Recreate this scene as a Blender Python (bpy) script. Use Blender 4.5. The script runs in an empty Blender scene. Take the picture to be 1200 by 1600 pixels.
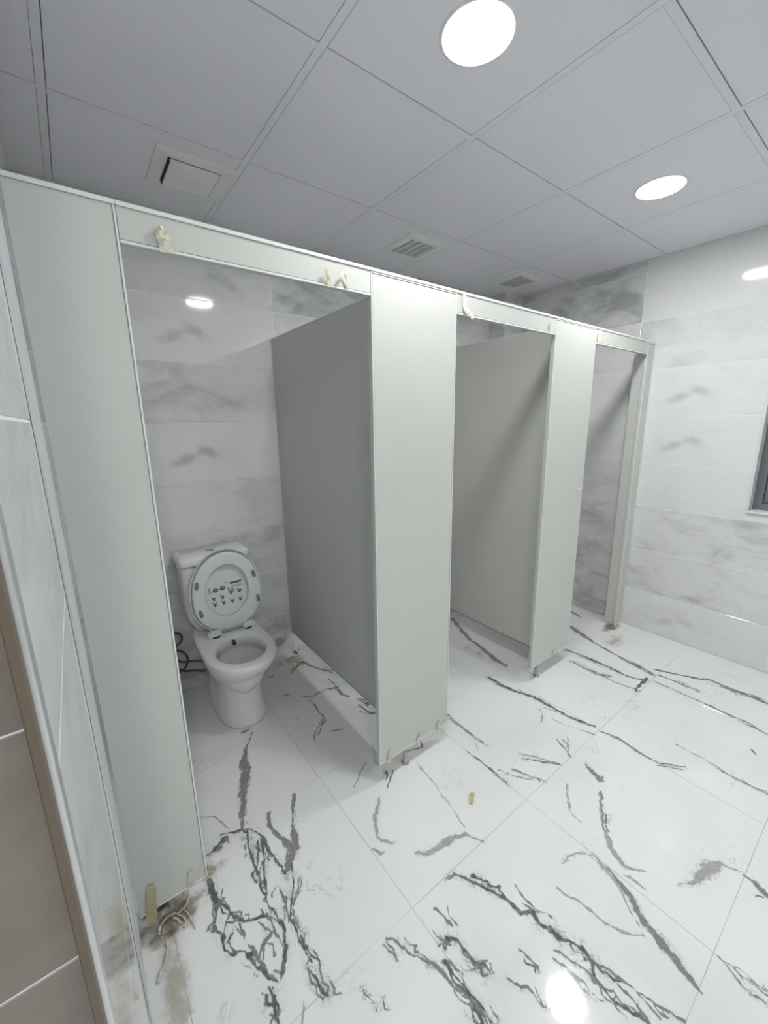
import bpy, bmesh, math, random
import numpy as np
from mathutils import Vector, Matrix

# ---------------------------------------------------------------- camera
sc = bpy.context.scene
COL = sc.collection
F_PX, YAW, PITCH, ROLL, CAM_H = 630.92, .6469, .218, -.0145, 1.475
cy_, sy_ = math.cos(YAW), math.sin(YAW); cp_, sp_ = math.cos(PITCH), math.sin(PITCH)
fwd = Vector((sy_*cp_, cy_*cp_, -sp_)); rt = Vector((cy_, -sy_, 0)); up = rt.cross(fwd)
cr_, sr_ = math.cos(ROLL), math.sin(ROLL)
r2 = cr_*rt + sr_*up; u2 = -sr_*rt + cr_*up
cam_d = bpy.data.cameras.new('camera'); cam = bpy.data.objects.new('camera', cam_d); COL.objects.link(cam)
cam_d.sensor_fit = 'HORIZONTAL'; cam_d.sensor_width = 36; cam_d.lens = F_PX/1200*36
cam_d.clip_start = .02
m = Matrix.Identity(4)
for i in range(3):
    m[i][0] = r2[i]; m[i][1] = u2[i]; m[i][2] = -fwd[i]
m[0][3], m[1][3], m[2][3] = 0, 0, CAM_H
cam.matrix_world = m
sc.camera = cam

# ---------------------------------------------------------------- world, exposure
w = bpy.data.worlds.new('world'); sc.world = w; w.use_nodes = True
w.node_tree.nodes['Background'].inputs[0].default_value = (.72, .8, .9, 1)
w.node_tree.nodes['Background'].inputs[1].default_value = .25
sc.view_settings.view_transform = 'Standard'; sc.view_settings.look = 'None'
sc.view_settings.gamma = 1; sc.view_settings.use_curve_mapping = False
sc.view_settings.exposure = 0.08
LAMP_EMIT = 134.0
REAR_FILL_EMIT = 195.0  # strength of the unseen fill lamps added behind the camera

# ---------------------------------------------------------------- room constants (metres)
XW, YB, XE, ZC = -.05, 2.305, 3.062, 2.4476      # left wall, back wall, right wall, ceiling
YP = 1.14                                        # front plane of the partitions
YJ = .40                                         # plane of the brown wall beside the left wall's end
XL0, YR = -1.5, -1.5                             # far left and rear of the room behind the camera
ZT, ZH, ZB = 1.952, 1.870, .09                   # partition top, header underside, pilaster bottom

# ---------------------------------------------------------------- helpers
def tag(o, label=None, cat=None, group=None, kind=None):
    if label: o['label'] = label
    if cat: o['category'] = cat
    if group: o['group'] = group
    if kind: o['kind'] = kind
    return o
def empty(name, loc, label=None, cat=None, group=None, kind=None):
    o = bpy.data.objects.new(name, None); o.empty_display_size = .05; o.location = loc
    COL.objects.link(o); return tag(o, label, cat, group, kind)
def origin_of(p):
    v = Vector((0, 0, 0))
    while p: v += p.location; p = p.parent
    return v
def add(name, bm, mat, parent=None, smooth=False, loc=None):
    """bm in world coordinates; the object's origin goes to its parent's origin (or loc)"""
    base = origin_of(parent) if parent else Vector((0, 0, 0))
    off = base if loc is None else Vector(loc)
    bmesh.ops.translate(bm, verts=bm.verts, vec=-off)
    bmesh.ops.recalc_face_normals(bm, faces=bm.faces)
    me = bpy.data.meshes.new(name); bm.to_mesh(me); bm.free()
    if smooth:
        for p in me.polygons: p.use_smooth = True
    o = bpy.data.objects.new(name, me); COL.objects.link(o)
    o.location = off - base
    if mat: me.materials.append(mat)
    o.parent = parent
    return o
def BM(): return bmesh.new()
def box(bm, x0, x1, y0, y1, z0, z1, bev=0, seg=1):
    vs = [bm.verts.new((x, y, z)) for x in (x0, x1) for y in (y0, y1) for z in (z0, z1)]
    fs = [bm.faces.new([vs[i] for i in f]) for f in ((0,1,3,2),(4,6,7,5),(0,4,5,1),(2,3,7,6),(0,2,6,4),(1,5,7,3))]
    if bev:
        bmesh.ops.recalc_face_normals(bm, faces=fs)
        es = {e for f in fs for e in f.edges}
        bmesh.ops.bevel(bm, geom=list(es), offset=bev, segments=seg, affect='EDGES', profile=.5)
    return bm
def loft(bm, rings, close_start=True, close_end=True, closed=True):
    """rings: lists of points of equal length"""
    R = [[bm.verts.new(p) for p in r] for r in rings]
    n = len(R[0])
    for a, b in zip(R, R[1:]):
        for i in range(n if closed else n-1):
            j = (i+1) % n
            bm.faces.new((a[i], a[j], b[j], b[i]))
    if close_start: bm.faces.new(list(reversed(R[0])))
    if close_end: bm.faces.new(R[-1])
    return R
def tube(bm, pts, r, n=10, taper=None):
    pts = [Vector(p) for p in pts]; rings = []
    t0 = (pts[1]-pts[0]).normalized(); nrm = t0.orthogonal().normalized()
    for i, p in enumerate(pts):
        t = (pts[min(i+1, len(pts)-1)] - pts[max(i-1, 0)]).normalized()
        nrm = (nrm - t*nrm.dot(t)).normalized(); b = t.cross(nrm)
        rr = r if taper is None else r*taper[i]
        rings.append([p + rr*(math.cos(a)*nrm + math.sin(a)*b) for a in [2*math.pi*k/n for k in range(n)]])
    loft(bm, rings)
def spline(pts, k=6):
    P = [Vector(p) for p in pts]; out = []
    for i in range(len(P)-1):
        a, b, c, d = P[max(i-1, 0)], P[i], P[i+1], P[min(i+2, len(P)-1)]
        for j in range(k):
            t = j/k
            out.append(.5*((2*b)+(c-a)*t+(2*a-5*b+4*c-d)*t*t+(3*b-a-3*c+d)*t**3))
    return out+[P[-1]]
def cyl(bm, c, r0, r1, z0, z1, n=24, axis='z'):
    def P(a, r, z):
        x, y = r*math.cos(a), r*math.sin(a)
        return (c[0]+x, c[1]+y, c[2]+z) if axis == 'z' else (c[0]+x, c[1]+z, c[2]+y)
    loft(bm, [[P(2*math.pi*k/n, r, z) for k in range(n)] for r, z in ((r0, z0), (r1, z1))])

# ---------------------------------------------------------------- node helpers and materials
class NT:
    def __init__(s, name):
        s.m = bpy.data.materials.new(name); s.m.use_nodes = True; s.t = s.m.node_tree; s.n = s.t.nodes
        s.b = s.n['Principled BSDF']
    def new(s, typ, **kw):
        n = s.n.new(typ)
        for k, v in kw.items():
            if k.startswith('i_'): n.inputs[k[2:].replace('_', ' ')].default_value = v
            else: setattr(n, k, v)
        return n
    def link(s, a, b): s.t.links.new(a, b)
    def math(s, op, a, b=None, clamp=False):
        n = s.n.new('ShaderNodeMath'); n.operation = op; n.use_clamp = clamp
        for i, v in enumerate((a, b)):
            if v is None: continue
            if isinstance(v, (int, float)): n.inputs[i].default_value = v
            else: s.link(v, n.inputs[i])
        return n.outputs[0]
    def noise(s, vec, scale, detail=4, rough=.5, dist=0, w=None):
        n = s.n.new('ShaderNodeTexNoise'); n.inputs['Scale'].default_value = scale
        if w is not None:
            n.noise_dimensions = '4D'; s.link(w, n.inputs['W'])
        n.inputs['Detail'].default_value = detail; n.inputs['Roughness'].default_value = rough
        n.inputs['Distortion'].default_value = dist
        if vec is not None: s.link(vec, n.inputs['Vector'])
        return n.outputs['Fac']
    def ramp(s, fac, lo, hi, a=0., b=1.):
        n = s.n.new('ShaderNodeMapRange'); n.interpolation_type = 'SMOOTHSTEP'
        s.link(fac, n.inputs['Value'])
        for k, v in zip(('From Min', 'From Max', 'To Min', 'To Max'), (lo, hi, a, b)): n.inputs[k].default_value = v
        return n.outputs['Result']
    def mix(s, fac, a, b):
        n = s.n.new('ShaderNodeMix'); n.data_type = 'RGBA'
        for sock, v in ((n.inputs[0], fac), (n.inputs[6], a), (n.inputs[7], b)):
            if isinstance(v, (int, float)): sock.default_value = v
            elif isinstance(v, tuple): sock.default_value = v if len(v) == 4 else (*v, 1)
            else: s.link(v, sock)
        return n.outputs[2]
    def bump(s, h, strength, dist=.01):
        n = s.n.new('ShaderNodeBump'); n.inputs['Strength'].default_value = strength; n.inputs['Distance'].default_value = dist
        s.link(h, n.inputs['Height']); s.link(n.outputs[0], s.b.inputs['Normal'])

def simple(name, col, rough=.5, metal=0, noise_amt=.04, nscale=12, emit=None, bump=0, coat=0, spec=.5):
    t = NT(name)
    geo = t.new('ShaderNodeNewGeometry').outputs['Position']
    f = t.ramp(t.noise(geo, nscale, 5, .6), .3, .7)
    c2 = tuple(max(0, c*(1-noise_amt)) for c in col)
    t.link(t.mix(f, (*col, 1), (*c2, 1)), t.b.inputs['Base Color'])
    t.b.inputs['Roughness'].default_value = rough; t.b.inputs['Metallic'].default_value = metal
    t.b.inputs['Specular IOR Level'].default_value = spec
    t.b.inputs['Coat Weight'].default_value = coat
    if emit:
        t.b.inputs['Emission Color'].default_value = (.975, .99, .985, 1); t.b.inputs['Emission Strength'].default_value = emit
    if bump: t.bump(t.noise(geo, 300, 3), bump, .001)
    return t.m

def floor_material(name, inlay):
    t = NT(name)
    geo = t.new('ShaderNodeNewGeometry').outputs['Position']
    cloud = t.ramp(t.noise(geo, 1.6, 5, .55, .6), .42, .75)
    base = t.mix(cloud, (.80, .81, .80), (.71, .725, .715))
    # thin pale veins: narrow bands around a noise's middle value, broken by a second noise
    n1 = t.noise(geo, 2.1, 6, .62, 1.2)
    band = t.ramp(t.math('ABSOLUTE', t.math('SUBTRACT', n1, .5)), .0, .009, 1, 0)
    brk = t.ramp(t.noise(geo, 3.3, 3, .5), .56, .68)
    vein = t.math('MULTIPLY', band, brk)
    col = t.mix(t.math('MULTIPLY', vein, .45), base, (.27, .28, .275))
    # small specks of building dust
    sp = t.ramp(t.noise(geo, 90, 2, .5), .735, .76)
    col = t.mix(t.math('MULTIPLY', sp, .3), col, (.3, .29, .26))
    t.link(col, t.b.inputs['Base Color'])
    t.b.inputs['Roughness'].default_value = .085
    t.b.inputs['IOR'].default_value = 1.5
    wav = t.noise(geo, 7, 3, .5)
    t.bump(wav, .06, .01)
    return t.m

def vein_material():
    """dark print of the marble: attribute alpha is 1 on a vein's axis, .6 at its edge, 0 where its fringe ends"""
    t = NT('marble_vein_print')
    geo = t.new('ShaderNodeNewGeometry').outputs['Position']
    a = t.new('ShaderNodeVertexColor', layer_name='vein')
    al = a.outputs['Alpha']
    n1 = t.math('SUBTRACT', t.noise(geo, 30, 7, .78), .5); n2 = t.math('SUBTRACT', t.noise(geo, 11, 4, .6), .5)
    core = t.ramp(t.math('ADD', al, t.math('ADD', t.math('MULTIPLY', n1, 1.1), t.math('MULTIPLY', n2, .7))), .56, .78)
    core = t.math('MULTIPLY', core, t.ramp(al, .12, .4))
    def ridge(sc, wdt):
        r = t.math('ABSOLUTE', t.math('SUBTRACT', t.noise(geo, sc, 5, .6, 1.6), .5))
        return t.ramp(r, 0, wdt, 1, 0)
    net = t.math('MAXIMUM', ridge(9, .022), t.math('MULTIPLY', ridge(19, .03), .7))
    net = t.math('MULTIPLY', net, t.math('MULTIPLY', t.ramp(al, .0, .42), t.ramp(t.noise(geo, 7, 3, .5), .42, .6)))
    grain = t.ramp(t.noise(geo, 34, 5, .7), .3, .72, .5, 1)
    k = t.math('MAXIMUM', t.math('MULTIPLY', core, grain), t.math('MULTIPLY', net, .42))
    tr = t.new('ShaderNodeBsdfTransparent'); mx = t.new('ShaderNodeMixShader')
    t.link(a.outputs['Color'], t.b.inputs['Base Color']); t.b.inputs['Roughness'].default_value = .085
    t.link(k, mx.inputs[0]); t.link(tr.outputs[0], mx.inputs[1]); t.link(t.b.outputs[0], mx.inputs[2])
    t.link(mx.outputs[0], t.n['Material Output'].inputs[0])
    return t.m

def stain_material():
    t = NT('dry_dirt_film')
    geo = t.new('ShaderNodeNewGeometry').outputs['Position']
    a = t.new('ShaderNodeVertexColor', layer_name='vein')
    k = t.math('ADD', a.outputs['Alpha'], t.math('MULTIPLY', t.math('SUBTRACT', t.noise(geo, 14, 6, .7), .5), 1.4))
    k = t.math('MULTIPLY', t.ramp(k, .25, 1.0), t.ramp(a.outputs['Alpha'], 0, .25))
    tr = t.new('ShaderNodeBsdfTransparent'); mx = t.new('ShaderNodeMixShader')
    t.link(a.outputs['Color'], t.b.inputs['Base Color']); t.b.inputs['Roughness'].default_value = .6
    t.link(k, mx.inputs[0]); t.link(tr.outputs[0], mx.inputs[1]); t.link(t.b.outputs[0], mx.inputs[2])
    t.link(mx.outputs[0], t.n['Material Output'].inputs[0])
    return t.m

def wall_tile_material(name, base, dark, rough=.07):
    """object colour carries each tile's own print: r cloud amount, g twin smudge, b seed"""
    t = NT(name)
    oc = t.new('ShaderNodeTexCoord').outputs['Object']
    info = t.new('ShaderNodeObjectInfo')
    sep = t.new('ShaderNodeSeparateColor'); t.link(info.outputs['Color'], sep.inputs[0])
    seed = t.math('MULTIPLY', sep.outputs[2], 40)
    mp = t.new('ShaderNodeMapping'); mp.inputs['Rotation'].default_value = (0, 0, .5); mp.inputs['Scale'].default_value = (1, 1.9, 1)
    t.link(oc, mp.inputs[0])
    c1 = t.ramp(t.noise(mp.outputs[0], 3.2, 6, .6, .8, w=seed), .42, .72)
    c2 = t.ramp(t.noise(mp.outputs[0], 9, 6, .65, .5, w=seed), .45, .8)
    cl = t.math('MULTIPLY', t.math('ADD', c1, t.math('MULTIPLY', c2, .35)), sep.outputs[0])
    # general darkening of the cloudy prints
    cl = t.math('ADD', cl, t.math('MULTIPLY', sep.outputs[0], .22))
    # twin smudge printed on some tiles
    sx = t.new('ShaderNodeSeparateXYZ'); t.link(oc, sx.inputs[0])
    nz = t.math('MULTIPLY', t.math('SUBTRACT', t.noise(oc, 20, 6, .7, .8), .5), 1.7)
    def blob(cx, cy, rx, ry, sh):
        dx = t.math('DIVIDE', t.math('SUBTRACT', sx.outputs[0], cx), rx)
        dy = t.math('DIVIDE', t.math('SUBTRACT', t.math('SUBTRACT', sx.outputs[1], cy), t.math('MULTIPLY', t.math('SUBTRACT', sx.outputs[0], cx), sh)), ry)
        d = t.math('SQRT', t.math('ADD', t.math('MULTIPLY', dx, dx), t.math('MULTIPLY', dy, dy)))
        return t.ramp(t.math('ADD', d, nz), .0, 1.5, 1, 0)
    s = t.math('ADD', blob(-.075, -.03, .075, .03, .35), blob(.035, .0, .06, .03, -.3), clamp=True)
    s = t.math('MULTIPLY', s, sep.outputs[1])
    tot = t.math('ADD', cl, t.math('MULTIPLY', s, .62), clamp=True)
    # fine vein streaks
    n1 = t.noise(mp.outputs[0], 5, 6, .6, 1.5, w=seed)
    st = t.math('MULTIPLY', t.ramp(t.math('ABSOLUTE', t.math('SUBTRACT', n1, .5)), 0, .012, 1, 0), .16)
    col = t.mix(tot, (*base, 1), (*dark, 1))
    col = t.mix(t.math('MULTIPLY', st, t.ramp(c1, .2, 1)), col, (*[d*.8 for d in dark], 1))
    t.link(col, t.b.inputs['Base Color'])
    t.b.inputs['Roughness'].default_value = rough
    return t.m

M = {}
M['floor'] = floor_material('polished_marble_look_porcelain', False)
M['vein'] = vein_material()
M['dirt'] = stain_material()
M['wall'] = wall_tile_material('grey_marble_look_wall_tile', (.81, .82, .81), (.43, .435, .44))
M['brown'] = wall_tile_material('brown_wall_tile', (.29, .245, .22), (.20, .17, .15), .35)
M['grout'] = simple('white_grout', (.90, .90, .89), .8)
M['fgrout'] = simple('grey_floor_grout', (.72, .71, .68), .85, noise_amt=.65, nscale=2.2)
M['ceil'] = simple('vinyl_faced_ceiling_tile', (.84, .835, .89), .42, noise_amt=.05, nscale=300, bump=.15)
M['tee'] = simple('painted_tee_bar', (.82, .815, .86), .4)
M['gap'] = simple('dark_ceiling_void', (.05, .05, .05), .9)
M['panel'] = simple('light_grey_laminate', (.59, .60, .565), .42, noise_amt=.03, nscale=3, bump=.06)
M['trim'] = simple('white_edge_profile', (.78, .79, .79), .35)
M['silver'] = simple('satin_aluminium', (.70, .72, .73), .32, metal=.85)
M['steel'] = simple('stainless_steel', (.55, .54, .52), .25, metal=1)
M['ceramic'] = simple('white_vitreous_china', (.84, .85, .84), .2, noise_amt=.02)
M['seat'] = simple('white_seat_plastic', (.76, .79, .80), .18, noise_amt=.01)
M['bumper'] = simple('grey_rubber_bumper', (.22, .235, .245), .6)
M['print'] = simple('dark_grey_print', (.14, .15, .16), .5)
M['print2'] = simple('pale_grey_print', (.36, .38, .39), .5)
M['water'] = simple('bowl_water', (.30, .33, .33), .02)
M['hose'] = simple('braided_dark_hose', (.13, .115, .10), .45, metal=.4, noise_amt=.5, nscale=200)
M['brass'] = simple('dull_nut', (.20, .17, .13), .4, metal=.8)
M['tape'] = simple('cream_masking_tape', (.72, .69, .56), .65, noise_amt=.15, nscale=60)
M['ytape'] = simple('yellowed_masking_tape', (.52, .47, .28), .55, noise_amt=.2, nscale=60)
M['sealant'] = simple('dried_sealant', (.66, .62, .54), .6, noise_amt=.3, nscale=50)
M['vent'] = simple('white_vent_plastic', (.84, .85, .81), .45)
M['lens'] = simple('lamp_diffuser', (.9, .9, .9), .4, emit=LAMP_EMIT)
M['lens_rear_fill'] = simple('rear_fill_diffuser', (.9, .9, .9), .4, emit=REAR_FILL_EMIT)
M['bezel'] = simple('white_lamp_bezel', (.8, .8, .8), .4)
M['frame'] = simple('grey_window_aluminium', (.20, .21, .23), .4, metal=.3)
M['glass'] = simple('frosted_window_glass', (.40, .46, .50), .2)
M['gasket'] = simple('black_gasket_and_shade', (.02, .02, .025), .5)
M['bronze'] = simple('brown_edge_strip', (.17, .135, .10), .5)
M['peel'] = simple('dry_orange_peel', (.66, .56, .38), .6, noise_amt=.4, nscale=80)
M['plaster'] = simple('painted_plaster', (.6, .58, .55), .8)
M['filler'] = simple('pale_blue_grey_board', (.60, .64, .67), .35)
M['ftape'] = simple('thin_faded_tape', (.60, .59, .50), .5, noise_amt=.1, nscale=60)
VEINS = [
('g',[(0.501,1.758,0.0029),(0.446,1.685,0.0062),(0.412,1.623,0.0366),(0.397,1.553,0.0712),(0.369,1.491,0.0549),(0.343,1.432,0.0418),(0.324,1.374,0.0447),(0.308,1.332,0.0364),(0.296,1.305,0.0206)]),
('k',[(0.171,1.279,0.003),(0.196,1.288,0.008),(0.221,1.298,0.0098),(0.241,1.307,0.0045)]),
('k',[(0.23,1.328,0.0035),(0.264,1.314,0.0052),(0.295,1.303,0.008),(0.306,1.275,0.012),(0.298,1.226,0.0064),(0.287,1.166,0.0075),(0.289,1.122,0.0037),(0.284,1.065,0.0046),(0.28,1.003,0.0037),(0.292,0.958,0.0054),(0.297,0.912,0.0131),(0.279,0.87,0.0184),(0.259,0.842,0.0097),(0.246,0.817,0.0024)]),
('k',[(0.295,1.303,0.0047),(0.329,1.27,0.0039),(0.347,1.224,0.0139),(0.344,1.191,0.0156),(0.352,1.149,0.0047),(0.36,1.098,0.0052),(0.361,1.056,0.0194)]),
('g',[(0.398,1.302,0.0112),(0.386,1.258,0.0167),(0.393,1.201,0.0245),(0.405,1.155,0.0346),(0.414,1.119,0.0531),(0.398,1.091,0.0496),(0.373,1.067,0.0267),(0.357,1.058,0.0052)]),
('g',[(0.51,1.31,0.0162),(0.479,1.253,0.0131),(0.454,1.205,0.0169),(0.44,1.152,0.0296),(0.429,1.113,0.0289)]),
('k',[(0.393,1.073,0.0091),(0.374,1.025,0.0042),(0.354,0.982,0.0039),(0.331,0.945,0.0059),(0.315,0.923,0.0071)]),
('k',[(0.343,1.215,0.0079),(0.323,1.149,0.0052),(0.309,1.117,0.0089),(0.296,1.056,0.0036),(0.275,1.024,0.0032)]),
('k',[(0.15,1.198,0.009),(0.152,1.157,0.0222),(0.158,1.115,0.0205),(0.144,1.081,0.0109),(0.123,1.046,0.0029)]),
('k',[(0.168,1.108,0.0067),(0.181,1.07,0.0079),(0.191,1.036,0.0115),(0.211,1.01,0.0111),(0.24,0.998,0.0109),(0.267,0.981,0.0095)]),
('k',[(0.132,1.051,0.0034),(0.142,1.016,0.0046),(0.144,0.971,0.0051),(0.154,0.955,0.0032),(0.186,0.935,0.0039),(0.195,0.906,0.0097),(0.21,0.865,0.011),(0.225,0.836,0.0129),(0.236,0.816,0.0063)]),
('g',[(0.194,1.008,0.0064),(0.195,0.974,0.0056),(0.189,0.967,0.0022)]),
('g',[(0.198,0.948,0.0056),(0.209,0.902,0.0071),(0.219,0.858,0.0066),(0.236,0.817,0.0034)]),
('k',[(0.212,0.823,0.0066),(0.211,0.791,0.0142),(0.206,0.77,0.0108),(0.204,0.742,0.0041)]),
('k',[(0.321,0.927,0.0043),(0.323,0.875,0.0047),(0.325,0.827,0.0054),(0.327,0.799,0.0037)]),
('k',[(0.311,0.791,0.0034),(0.317,0.755,0.0077),(0.321,0.726,0.0065),(0.326,0.71,0.0018)]),
('g',[(0.33,1.029,0.0042),(0.332,0.99,0.0111),(0.323,0.969,0.0061),(0.315,0.923,0.0071)]),
('g',[(0.241,0.98,0.0046),(0.266,0.936,0.0074),(0.23,0.924,0.0059),(0.21,0.894,0.0034)]),
('g',[(0.27,0.979,0.0047),(0.275,0.937,0.0077),(0.277,0.903,0.0059),(0.273,0.867,0.0039)]),
('l',[(0.184,1.448,0.003),(0.222,1.426,0.0047),(0.243,1.376,0.0047),(0.259,1.33,0.0034)]),
('g',[(0.411,0.669,0.0039),(0.406,0.65,0.0061),(0.415,0.627,0.0029),(0.414,0.607,0.0029)]),
('l',[(0.277,0.74,0.0051),(0.266,0.724,0.0053),(0.252,0.705,0.0037)]),
('l',[(0.782,1.09,0.0157),(0.735,1.053,0.025),(0.7,1.013,0.0264),(0.678,0.967,0.0232),(0.701,0.925,0.0153),(0.716,0.913,0.0057)]),
('l',[(0.642,0.941,0.0186),(0.649,0.919,0.0239),(0.666,0.911,0.0092)]),
('l',[(0.752,0.838,0.0053),(0.781,0.815,0.0142),(0.834,0.803,0.0415),(0.9,0.794,0.0426),(0.938,0.777,0.0196),(0.953,0.746,0.0061),(0.97,0.718,0.0078)]),
('g',[(0.782,0.713,0.0032),(0.808,0.708,0.005),(0.837,0.67,0.005),(0.857,0.62,0.0082),(0.879,0.584,0.0064),(0.887,0.541,0.0096)]),
('g',[(0.687,0.678,0.0092),(0.695,0.646,0.006),(0.697,0.615,0.006)]),
('g',[(0.646,0.642,0.0046),(0.649,0.612,0.005),(0.657,0.593,0.0138),(0.664,0.584,0.0028)]),
('g',[(0.525,0.712,0.005),(0.545,0.688,0.0054),(0.554,0.65,0.0064),(0.57,0.623,0.0043),(0.592,0.591,0.0092),(0.603,0.561,0.0153),(0.603,0.521,0.0142),(0.617,0.497,0.006),(0.62,0.463,0.0071),(0.623,0.43,0.0064)]),
('k',[(0.623,0.56,0.0039),(0.626,0.523,0.0064),(0.629,0.488,0.005),(0.631,0.454,0.0046),(0.628,0.418,0.0043)]),
('g',[(0.685,0.542,0.0036),(0.682,0.515,0.0106),(0.702,0.499,0.0064),(0.699,0.474,0.0025)]),
('g',[(0.511,0.706,0.0039),(0.52,0.662,0.0057),(0.517,0.653,0.0025)]),
('l',[(0.836,1.751,0.0054),(0.821,1.635,0.0047),(0.737,1.562,0.0043)]),
('l',[(0.832,1.266,0.0064),(0.782,1.234,0.0054),(0.728,1.194,0.0057)]),
('l',[(1.014,1.133,0.0028),(0.999,1.015,0.0035),(0.981,0.905,0.0028),(0.957,0.794,0.0022)]),
('g',[(1.236,1.025,0.0042),(1.239,0.929,0.005),(1.234,0.814,0.005)]),
('g',[(1.339,1.251,0.005),(1.33,1.117,0.0046),(1.335,1.007,0.0043)]),
('g',[(0.829,1.107,0.005),(0.863,1.129,0.005),(0.901,1.159,0.0057)]),
('k',[(0.808,0.714,0.0032),(0.827,0.684,0.0046),(0.846,0.644,0.0068),(0.865,0.605,0.0082),(0.879,0.574,0.0178),(0.887,0.541,0.0192),(0.886,0.511,0.0125),(0.921,0.488,0.0172),(0.906,0.465,0.0089),(0.92,0.434,0.0227),(0.924,0.403,0.0249),(0.945,0.374,0.0072),(0.952,0.35,0.0145),(0.949,0.322,0.0081)]),
('g',[(0.949,0.322,0.0081),(0.967,0.287,0.0081),(0.97,0.261,0.0143),(0.978,0.224,0.0056),(0.989,0.178,0.0039),(1.005,0.142,0.0047),(1.012,0.121,0.0037)]),
('g',[(0.939,0.567,0.0036),(0.933,0.524,0.0025),(0.934,0.487,0.0039),(0.957,0.447,0.0036)]),
('g',[(0.889,0.399,0.0047),(0.899,0.372,0.0047),(0.909,0.339,0.0073),(0.916,0.313,0.009),(0.911,0.289,0.0073),(0.912,0.262,0.0065),(0.908,0.234,0.0047),(0.907,0.211,0.0037)]),
('k',[(0.944,0.32,0.0058),(0.916,0.299,0.0051),(0.912,0.262,0.005),(0.917,0.225,0.0079),(0.936,0.201,0.0097),(0.939,0.178,0.0059)]),
('g',[(0.867,0.386,0.0028),(0.875,0.351,0.0025),(0.872,0.313,0.0036),(0.875,0.272,0.0025)]),
('g',[(0.953,0.254,0.0052),(0.951,0.22,0.0068),(0.941,0.185,0.0082),(0.934,0.17,0.0063)]),
('g',[(0.967,0.26,0.0022),(0.978,0.231,0.0034),(0.973,0.197,0.0025),(0.968,0.159,0.0022)]),
('l',[(1.24,0.465,0.0037),(1.222,0.429,0.0151),(1.216,0.391,0.0181),(1.196,0.358,0.0117),(1.16,0.311,0.0047),(1.135,0.272,0.0037)]),
('g',[(1.23,0.406,0.0037),(1.227,0.388,0.0095),(1.211,0.356,0.0195),(1.197,0.319,0.024),(1.171,0.286,0.024),(1.152,0.25,0.0335),(1.142,0.218,0.0408),(1.137,0.184,0.0312),(1.121,0.154,0.0195),(1.109,0.127,0.008),(1.105,0.117,0.0024)]),
('l',[(1.04,0.478,0.0068),(1.04,0.46,0.0083),(1.058,0.417,0.0061),(1.062,0.361,0.0054),(1.072,0.32,0.0061),(1.096,0.285,0.0047),(1.123,0.253,0.0048)]),
('g',[(1.582,0.643,0.0216),(1.568,0.603,0.0183),(1.548,0.585,0.0072)]),
('l',[(1.5,0.56,0.0034),(1.431,0.525,0.0045),(1.372,0.49,0.0128),(1.331,0.452,0.0201),(1.305,0.431,0.0158),(1.29,0.398,0.0208),(1.276,0.371,0.0164),(1.299,0.343,0.0109),(1.32,0.327,0.0047)]),
('l',[(1.251,0.365,0.0054),(1.259,0.343,0.0181),(1.261,0.316,0.0177),(1.263,0.305,0.0046)]),
('l',[(1.356,0.243,0.0037),(1.388,0.223,0.0183),(1.435,0.212,0.0466),(1.506,0.198,0.0579),(1.546,0.183,0.03),(1.551,0.163,0.0055),(1.563,0.137,0.0065),(1.572,0.125,0.0079)]),
('g',[(1.558,0.126,0.0097),(1.558,0.096,0.0246),(1.543,0.074,0.0239),(1.542,0.052,0.0186)]),
('g',[(1.232,0.115,0.0029),(1.225,0.081,0.0042),(1.211,0.045,0.0055),(1.216,0.009,0.0038)]),
('l',[(1.228,0.111,0.003),(1.243,0.074,0.0034),(1.251,0.005,0.0037)]),
('l',[(1.122,0.506,0.009),(1.161,0.509,0.0095),(1.199,0.491,0.0095),(1.227,0.458,0.0095)]),
('k',[(0.619,0.567,0.0053),(0.623,0.56,0.0092),(0.614,0.532,0.0121),(0.621,0.5,0.006),(0.621,0.468,0.0082),(0.612,0.439,0.0078),(0.599,0.42,0.0047)]),
('k',[(0.666,0.602,0.0114),(0.688,0.585,0.006),(0.686,0.548,0.0037),(0.682,0.515,0.0097),(0.704,0.501,0.0054),(0.699,0.474,0.0025)]),
('g',[(0.731,0.442,0.0025),(0.741,0.411,0.0061),(0.76,0.399,0.005),(0.754,0.372,0.0036),(0.757,0.354,0.0025)]),
('g',[(0.805,0.464,0.0035),(0.813,0.435,0.0097),(0.816,0.411,0.0065),(0.81,0.395,0.0032)]),
('l',[(1.431,0.669,0.0037),(1.332,0.602,0.005),(1.31,0.564,0.0032)]),
('l',[(1.231,0.866,0.0037),(1.282,0.843,0.0064)]),
('g',[(1.313,0.845,0.0037),(1.338,0.783,0.0075),(1.367,0.726,0.0043)]),
('g',[(2.008,0.309,0.0044),(2.008,0.225,0.0078),(2.013,0.144,0.0082)]),
('k',[(1.751,1.323,0.0217),(1.753,1.228,0.0306),(1.768,1.159,0.0351),(1.799,1.061,0.0241),(1.809,0.966,0.0158),(1.809,0.854,0.0175),(1.844,0.751,0.0106)]),
('g',[(2.122,1.961,0.0322),(2.002,1.702,0.0348),(1.973,1.557,0.0327),(1.937,1.432,0.0487),(1.929,1.335,0.0407)]),
('g',[(2.934,1.453,0.0358),(2.902,1.368,0.0216)]),
('g',[(2.701,1.327,0.0475),(2.65,1.213,0.0601),(2.616,1.125,0.0216),(2.57,0.953,0.0196),(2.557,0.867,0.0438),(2.529,0.744,0.0414)]),
('k',[(2.393,1.195,0.0167),(2.402,1.087,0.0154),(2.408,0.963,0.0162),(2.397,0.84,0.0197),(2.409,0.789,0.0198),(2.445,0.74,0.0145)]),
('g',[(2.281,1.111,0.0128),(2.291,0.988,0.0117),(2.284,0.848,0.0078),(2.307,0.714,0.0082)]),
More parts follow.
